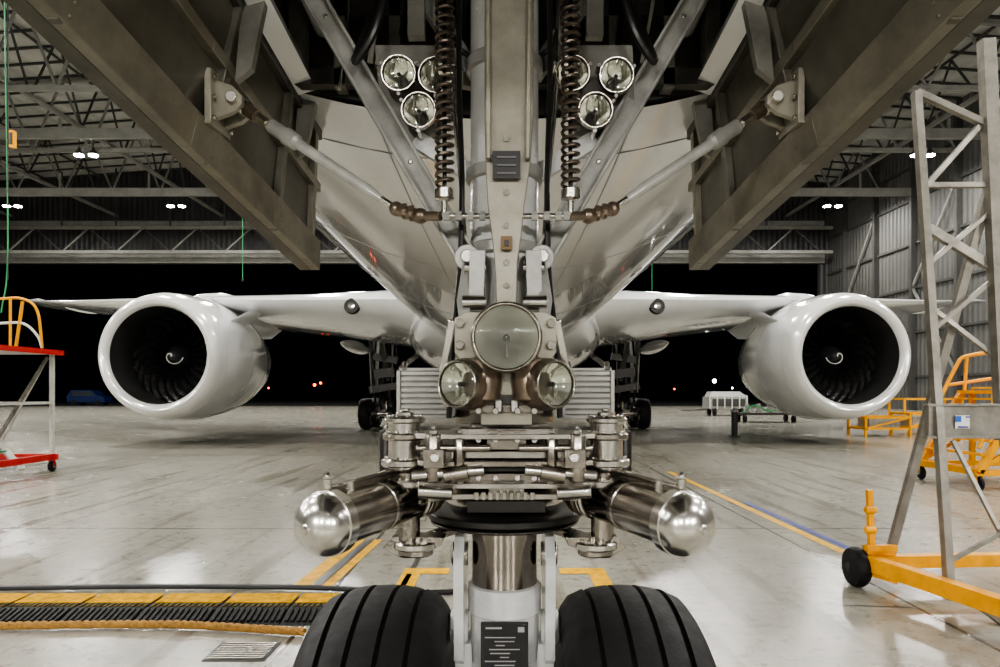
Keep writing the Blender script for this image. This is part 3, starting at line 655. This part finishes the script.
for s in(-1,1):
    inn=Vector((s*.215,1.83,CZ-.275)); out=Vector((s*.398,1.47,CZ-.292)); ax=(out-inn).normalized(); Ln=(out-inn).length
    m.lathe(inn,ax,[(-.05,.03),(-.045,.045),(-.01,.05),(0,.060),(.03,.062),(.035,.056)],BROWN,36)
    m.lathe(inn,ax,[(.03,.056),(Ln*.45,.056)],PIST,40); m.lathe(inn,ax,[(Ln*.45,.056),(Ln*.47,.060),(Ln-.03,.060)],BRUSH,44)
    for u in (.06,.10,.45): m.lathe(inn,ax,[(Ln*u+.02,.056),(Ln*u+.022,.061),(Ln*u+.03,.061),(Ln*u+.032,.056)],STEEL,40,False)
    R_=.074
    m.lathe(inn,ax,[(Ln-.035,.060),(Ln-.033,R_-.001),(Ln-.005,R_),(Ln-.003,R_*.96)]+[(Ln-.003+.062*math.sin(q*math.pi/20),max(.001,R_*.96*math.cos(q*math.pi/20)**.95)) for q in range(1,10)]+[(Ln+.060,.010),(Ln+.066,.009),(Ln+.067,.001)],CAPM,44)
    top=out+Vector((-s*.0,.03,.076)); m.cyl(top,top+Vector((0,0,.02)),.011,STEEL); m.ball(top+Vector((0,0,.026)),.011,CHROME)
    m.cyl(top+Vector((0,0,.0)),inn+Vector((0,0,.085)),.006,STEEL); m.cyl(top+Vector((s*.0,0,-.012)),inn+Vector((0,0,.066)),.010,TITAN)
    m.cyl(out+Vector((-s*.04,.08,.05)),out+Vector((-s*.04,.08,.085)),.01,STEEL)
m.obj('steering_actuators',G,ang=20)
m=MB()
for s in(-1,1):
    m.tube([Vector((s*.12,1.92,3.2)),Vector((s*.13,1.90,2.6)),Vector((s*.12,1.88,2.2)),Vector((s*.125,1.86,1.95)),Vector((s*.14,1.80,1.75)),Vector((s*.15,1.80,1.55))],.008,HOSE)
    m.tube([Vector((s*.15,1.95,3.2)),Vector((s*.155,1.93,2.6)),Vector((s*.115,1.9,2.1)),Vector((s*.10,1.84,1.8))],.006,STEEL)
    m.tube([V(s*110,-40,1.95),V(s*130,30,1.9),V(s*150,60,1.95),V(s*125,0,2.1)],.012,HOSE)
    m.tube([V(s*30,60,1.95),V(s*50,40,1.93),V(s*60,-20,2.0)],.008,HOSE)
m.obj('hydraulic_hoses',G)
# ================================================================= GROUND EQUIPMENT
def caster(m,x,y,r=.1,mt=None):
    m.lathe((x-.03,y,r),(1,0,0),[(0,r*.8),(.01,r),(.05,r),(.06,r*.8)],BLACK,20); m.cyl((x-.05,y,r),(x+.05,y,r),r*.3,STEEL)
    for dx in(-.045,.045): m.beam((x+dx,y,r),(x+dx,y+.0,r*2.2),.01,.06,mt or STEEL)
    m.box((x,y,r*2.25),(.13,.13,.02),mt or STEEL)
S=empty('maintenance_work_platform',(-10.1,12.8,0)); m=MB(); DX=-.68
X0,X1,Y0,Y1=-10.9+DX,-8.55+DX,12.0,13.6; PZ=2.42
for x in(X0,X1,X0+1.2):
    for y in(Y0,Y1): m.beam((x,y,.25),(x,y,PZ),.07,.07,OFFW)
for x in(X0,X1):
    for y in(Y0,Y1): caster(m,x,y,.11,RED)
for y in(Y0,Y1):
    m.beam((X0-.2,y,.3),(X1+.1,y,.3),.09,.12,RED,up=(0,0,1)); m.beam((X0+1.2,y,.4),(X1-.1,y,PZ-.1),.04,.04,OFFW)
    m.beam((X0,y,1.4),(X1,y,1.4),.05,.05,OFFW)
for x in(X0,X1): m.beam((x,Y0,.3),(x,Y1,.3),.09,.12,RED,up=(0,0,1)); m.beam((x,Y0,1.4),(x,Y1,1.4),.05,.05,OFFW)
m.beam((X1-.1,Y0,.45),(X1-.1,Y1,PZ-.1),.05,.05,ALU)
m.box(((X0+X1)/2,(Y0+Y1)/2,PZ),(X1-X0+.3,Y1-Y0+.2,.06),ALU); m.box(((X0+X1)/2,Y0-.1,PZ),(X1-X0+.34,.04,.10),OFFW); m.box((X1+.16,(Y0+Y1)/2,PZ),(.04,Y1-Y0+.2,.10),RED)
for k in range(5): m.box(((X0+1.2+X1)/2,Y0+.05,.7+k*.32),(X1-X0-1.2,.05,.03),OFFW)
m.obj('platform_frame',S)
m=MB()
for y in(Y0,Y1):
    for z,mt in ((PZ+1.1,YEL),(PZ+.6,OFFW)):
        m.tube([(X0,y,z),(X0+1.2,y,z),(X1-.6,y,z),(X1-.3,y,z-.25),(X1-.2,y,PZ+.1)],.026,mt,8)
    for x in(X0,X0+.8,X0+1.5): m.cyl((x,y,PZ),(x,y,PZ+1.1),.025,YEL,seg=8)
    m.cyl((X1-.75,y,PZ+.02),(X1-.6,y,PZ+1.05),.03,YEL,seg=8)
tp=[(X1-.95,Y0,PZ+1.15),(X1-.55,Y0,PZ+.95),(X1-.25,Y0,PZ+.6),(X1-.05,Y0,PZ+.1)]
for k in range(3): m.tube([tp[k],tp[k+1]],.055,RED if k%2==0 else OFFW,8,1)
m.tube([(X1-1.2,Y0-.05,PZ+1.2),(X1-.95,Y0-.05,PZ+1.3),(X1-.75,Y0-.05,PZ+1.1)],.045,OFFW,8)
m.tube([(X1-.95,Y0-.05,PZ+.2),(X1-.8,Y0-.05,PZ+.7),(X1-.7,Y0-.05,PZ+1.15)],.03,GREEN,8)
m.obj('handrails',S)
m=MB()
for i in range(9):
    z=.25+i*.25; x=-9.35-i*.2
    m.box((x,12.25,z),(.26,.75,.035),GREEN if i<4 else ALU)
for y in(11.86,12.64): m.beam((-9.15,y,.15),(-11.15,y,2.42),.04,.16,OFFW,up=(0,1,0))
m.obj('stair_flight',S)
T=empty('access_tower',(3.6,5,0)); m=MB()
W=.045
def tb(a,b_,w=W,h=W,mt=ALU): m.beam(a,b_,w,h,mt)
tb(V(412,92,5.3),V(446,600,4.95),.06,.06); tb(V(482,40,5.2),V(500,440,5.2),.10,.08); tb(V(500,430,5.2),V(520,600,4.9),.06,.06)
tb(V(500,130,5.2),V(384,560,5.55),.065,.05); tb(V(412,92,5.3),V(490,128,5.2),.05,.05)
tb(V(418,190,5.3),V(500,98,5.2),.04,.04); tb(V(424,228,5.3),V(540,300,5.2),.07,.05); tb(V(420,185,5.3),V(500,185,5.2),.04,.04)
tb(V(426,262,5.3),V(500,200,5.2),.035,.035); tb(V(428,330,5.3),V(510,262,5.2),.035,.035)
tb(V(430,310,5.3),V(540,395,5.2),.035,.035)
tb(V(448,440,5.2),V(510,560,5.0),.03,.03); tb(V(448,560,5.0),V(520,520,5.0),.03,.03)
tb(V(446,585,4.95),V(520,640,4.5),.035,.05)
m.obj('tower_frame',T,bevel=.002)
m=MB()
m.box(V(480,421,5.1),(.88,.05,.235),ALU); m.box(V(480,405,5.07),(.9,.06,.02),ALU); m.box(V(480,437,5.07),(.9,.06,.02),ALU)
m.box(V(458,422,5.06),(.11,.006,.10),mat('safety_label_white',(.75,.75,.75),.5)); m.box(V(454,419,5.05),(.045,.006,.045),mat('safety_label_blue',(.02,.12,.5),.5)); m.box(V(464,417,5.05),(.035,.006,.012),mat('safety_label_ink',(.1,.1,.3),.5)); m.box(V(459,427,5.05),(.08,.006,.014),mat('safety_label_ink',(.1,.1,.3),.5))
m.obj('tower_deck',T,bevel=.002)
m=MB()
m.beam((2.98,5.55,.22),(3.35,4.15,.20),.10,.12,YEL,up=(0,0,1)); m.beam((3.02,5.5,.22),(4.4,5.6,.22),.1,.1,YEL,up=(0,0,1))
m.beam(V(365,490,5.5),V(367,548,5.5),.045,.045,YEL); m.beam(V(362,548,5.48),V(392,548,5.48),.05,.05,YEL)
m.prism([V(360,545,5.5),V(392,552,5.5),V(394,585,5.5),V(362,575,5.5)],(0,.03,0),YEL)
for y in(530,510): m.cyl(V(361,y,5.45),V(371,y,5.45),.03,YEL,seg=10)
m.lathe((2.86,5.55,.165),(1,0,0),[(0,.10),(.02,.15),(.05,.165),(.09,.165),(.12,.15),(.14,.10)],BLACK,28); m.cyl((2.855,5.55,.165),(3.08,5.55,.165),.035,DARK)
m.lathe((3.3,4.2,.1),(1,0,0),[(0,.08),(.02,.1),(.06,.1),(.08,.08)],BLACK,20)
m.cyl((3.34,4.2,.1),(3.34,4.2,.2),.03,YEL)
m.lathe((4.3,5.6,.12),(1,0,0),[(0,.1),(.02,.12),(.06,.12),(.08,.1)],BLACK,20); m.cyl((4.33,5.6,.12),(4.33,5.6,.2),.03,YEL)
m.obj('tower_base',T,bevel=.003)
S=empty('mobile_access_steps',(8.9,11.8,0)); m=MB()
xa,xb,ya,yb=7.75,9.6,10.9,12.4
for x in(xa,xb):
    for y in(ya,yb): caster(m,x,y,.12,YEL)
    m.beam((x,ya,.3),(x,yb,.3),.1,.1,YEL,up=(0,0,1))
for y in(ya,yb):
    m.beam((xa,y,.3),(xb,y,.3),.1,.1,YEL,up=(0,0,1)); m.beam((xa,y,.3),(xa+.75,y,1.6),.10,.10,YEL); m.beam((xb,y,.3),(xb,y,1.6),.07,.07,YEL); m.beam((xa+.95,y,.3),(xa+.95,y,1.6),.08,.08,YEL)
    m.beam((xa+.3,y,.9),(xb,y,.9),.08,.08,YEL); m.beam((xa+.3,y,.9),(xb,y,1.6),.07,.07,YEL); m.beam((xa,y,.35),(xa+.95,y,.9),.07,.07,YEL)
    m.tube([(xa,y,.7),(xa+.6,y,2.0),(xa+.9,y,2.3),(xb,y,2.3),(xb,y,1.6)],.035,YEL,8); m.cyl((xa+.8,y,1.6),(xa+.85,y,2.25),.03,YEL,seg=8); m.cyl((xa+.5,y,1.75),(xb,y,1.95),.03,YEL,seg=8)
for i in range(6): m.box((xa+.05+i*.12,(ya+yb)/2,.35+i*.23),(.22,yb-ya,.03),YEL)
m.box((xa+1.25,(ya+yb)/2,1.62),(1.1,yb-ya+.1,.06),YEL)
m.obj('steps_frame',S)
m=MB()
for x0,y0,w,hh in ((13.0,24,1.6,.7),(15.2,25,1.5,.8),(18,30,2.6,1.3),(20.5,28,1.5,1.8)):
    for dx in(0,w):
        for dy in(0,1.2): m.beam((x0+dx,y0+dy,.0),(x0+dx,y0+dy,hh),.08,.08,YEL)
    for z in(.3,hh):
        for dy in(0,1.2): m.beam((x0,y0+dy,z),(x0+w,y0+dy,z),.08,.08,YEL,up=(0,0,1))
        for dx in(0,w): m.beam((x0+dx,y0,z),(x0+dx,y0+1.2,z),.08,.08,YEL,up=(0,0,1))
    m.beam((x0,y0,.3),(x0+w,y0,hh),.06,.06,YEL); m.box((x0+w*.5,y0+.6,.5),(w*.7,.8,.4),GREYP)
m.obj('yellow_equipment_stands')
m=MB(); m.box((15.2,46,.9),(2.6,1.6,.8),GREYP); m.box((15.2,45.15,.9),(2.2,.05,.5),DSTEEL); m.prism([(13.9,45.3,1.3),(16.5,45.3,1.3),(16.1,45.6,1.65),(14.2,45.6,1.65)],(0,1.1,0),GREYP)
for k in range(6): m.beam((13.9+.5*k,45.1,.5),(13.9+.5*k,45.1,1.4),.06,.06,OFFW)
for x in(14.3,16.1):
    for y in(45.4,46.6): m.lathe((x-.1,y,.3),(1,0,0),[(0,.22),(.03,.3),(.17,.3),(.2,.22)],BLACK,18)
m.beam((13.9,46,.4),(12.2,46,.35),.08,.08,DSTEEL); m.obj('ground_power_unit')
m=MB(); x0=12.5
m.box((x0+1.6,36,.45),(3.0,1.2,.12),DSTEEL)
for dx in(.3,2.9): 
    for dy in(-.5,.5): m.lathe((x0+dx-.06,36+dy,.2),(1,0,0),[(0,.2),(.12,.2)],BLACK,14)
for dx in (.6,1.2,1.8,2.4): m.cyl((x0+dx,36,.5),(x0+dx,36,.5+.4*(1+dx%.5)),.12,GREYP,seg=12)
m.beam((x0+.3,36,.5),(x0+2.9,36,1.0),.06,.06,OFFW); m.tube([(x0+.2,35.6,.5),(x0+.8,35.5,.9),(x0+1.6,35.5,.6),(x0+2.4,35.6,.8)],.04,GREEN,6)
m.obj('tooling_trolley')
m=MB(); m.cyl((8.28,24,0),(8.28,24,.9),.11,DSTEEL,seg=16); m.lathe((8.28,24,0),(0,0,1),[(0,.2),(.04,.2),(.06,.14)],DSTEEL,16); m.lathe((8.28,24,.9),(0,0,1),[(0,.13),(.05,.13),(.1,.05)],GREYP,16); m.obj('floor_service_post')
m=MB(); m.cyl((-14.9,20,21.2),(-14.9,20,9.5),.02,HOSE,seg=6); m.box((-14.75,20,9.2),(.13,.14,.5),YEL); m.box((-14.75,19.92,9.2),(.08,.03,.36),PLAC); m.tube([(-14.95,20,21.2),(-15.0,20,14),(-14.9,20,6),(-15.1,20,4)],.02,GREEN,6); m.cyl((-14.9,20,9.5),(-14.9,20,5),.015,HOSE,seg=6); m.obj('crane_pendant_control')
for X,Y in((-9.9,25.2),(7.3,33)):
    m=MB(); m.cyl((X,Y,21.2),(X,Y,5.9),.014,GREEN,seg=6); m.lathe((X,Y,5.8),(0,0,1),[(0,.02),(.05,.05),(.1,.02)],DARK,8); m.obj('hanging_rope')
C=empty('parked_van',(-51,82,0)); m=MB()
pr=[(-2.3,.35),(-2.35,1.1),(-1.9,1.75),(-1.7,1.85),(.7,1.85),(1.4,1.2),(2.2,1.05),(2.3,.6),(2.3,.35)]
m.prism([(-51+x,81.2,z) for x,z in pr],(0,1.7,0),NAVY)
m.prism([(-51-1.7,81.19,1.15),(-51+1.15,81.19,1.15),(-51+.6,81.19,1.7),(-51-1.6,81.19,1.7)],(0,-.01,0),mat('van_window',(.03,.035,.04),.1))
for x in(-1.4,1.4):
    for y in(81.2,82.9): m.lathe((-51+x,y-.1,.32),(0,1,0),[(0,.32),(.2,.32)],BLACK,18)
m.obj('van_body',C)
m=MB()
for off,y,d,r,mt in ((-190,385,260,.6,'r'),(-184,383,262,.5,'r'),(-236,388,240,.35,'r'),(-255,387,250,.3,'w'),(210,381,230,.7,'w'),(228,388,230,.3,'w'),(170,389,300,.4,'r'),(-330,388,300,.4,'w'),(-345,389,280,.3,'w')):
    M_=mat('airfield_lamp_red',(1,.12,.04),.5,emit=9) if mt=='r' else mat('airfield_lamp_white',(1,.96,.85),.5,emit=14)
    p=V(off,y,d); m.ball(p,r,M_,8); m.cyl((p.x,p.y,0),p,.12,DSTEEL,seg=6)
m.obj('airfield_lamp_posts')
# ================================================================= world + camera
w=bpy.data.worlds.new('night_sky'); bpy.context.scene.world=w; w.use_nodes=True
w.node_tree.nodes['Background'].inputs[0].default_value=(.004,.005,.010,1); w.node_tree.nodes['Background'].inputs[1].default_value=.3
cam=bpy.data.cameras.new('camera'); cam.lens=24; cam.sensor_width=36; cam.clip_start=.05; cam.clip_end=2000
cam.shift_y=(HY-333.5)/1000; cam.shift_x=-.0045
co=bpy.data.objects.new('camera',cam); co.location=(0,0,CZ); co.rotation_euler=(math.pi/2,0,0); bpy.context.collection.objects.link(co); bpy.context.scene.camera=co
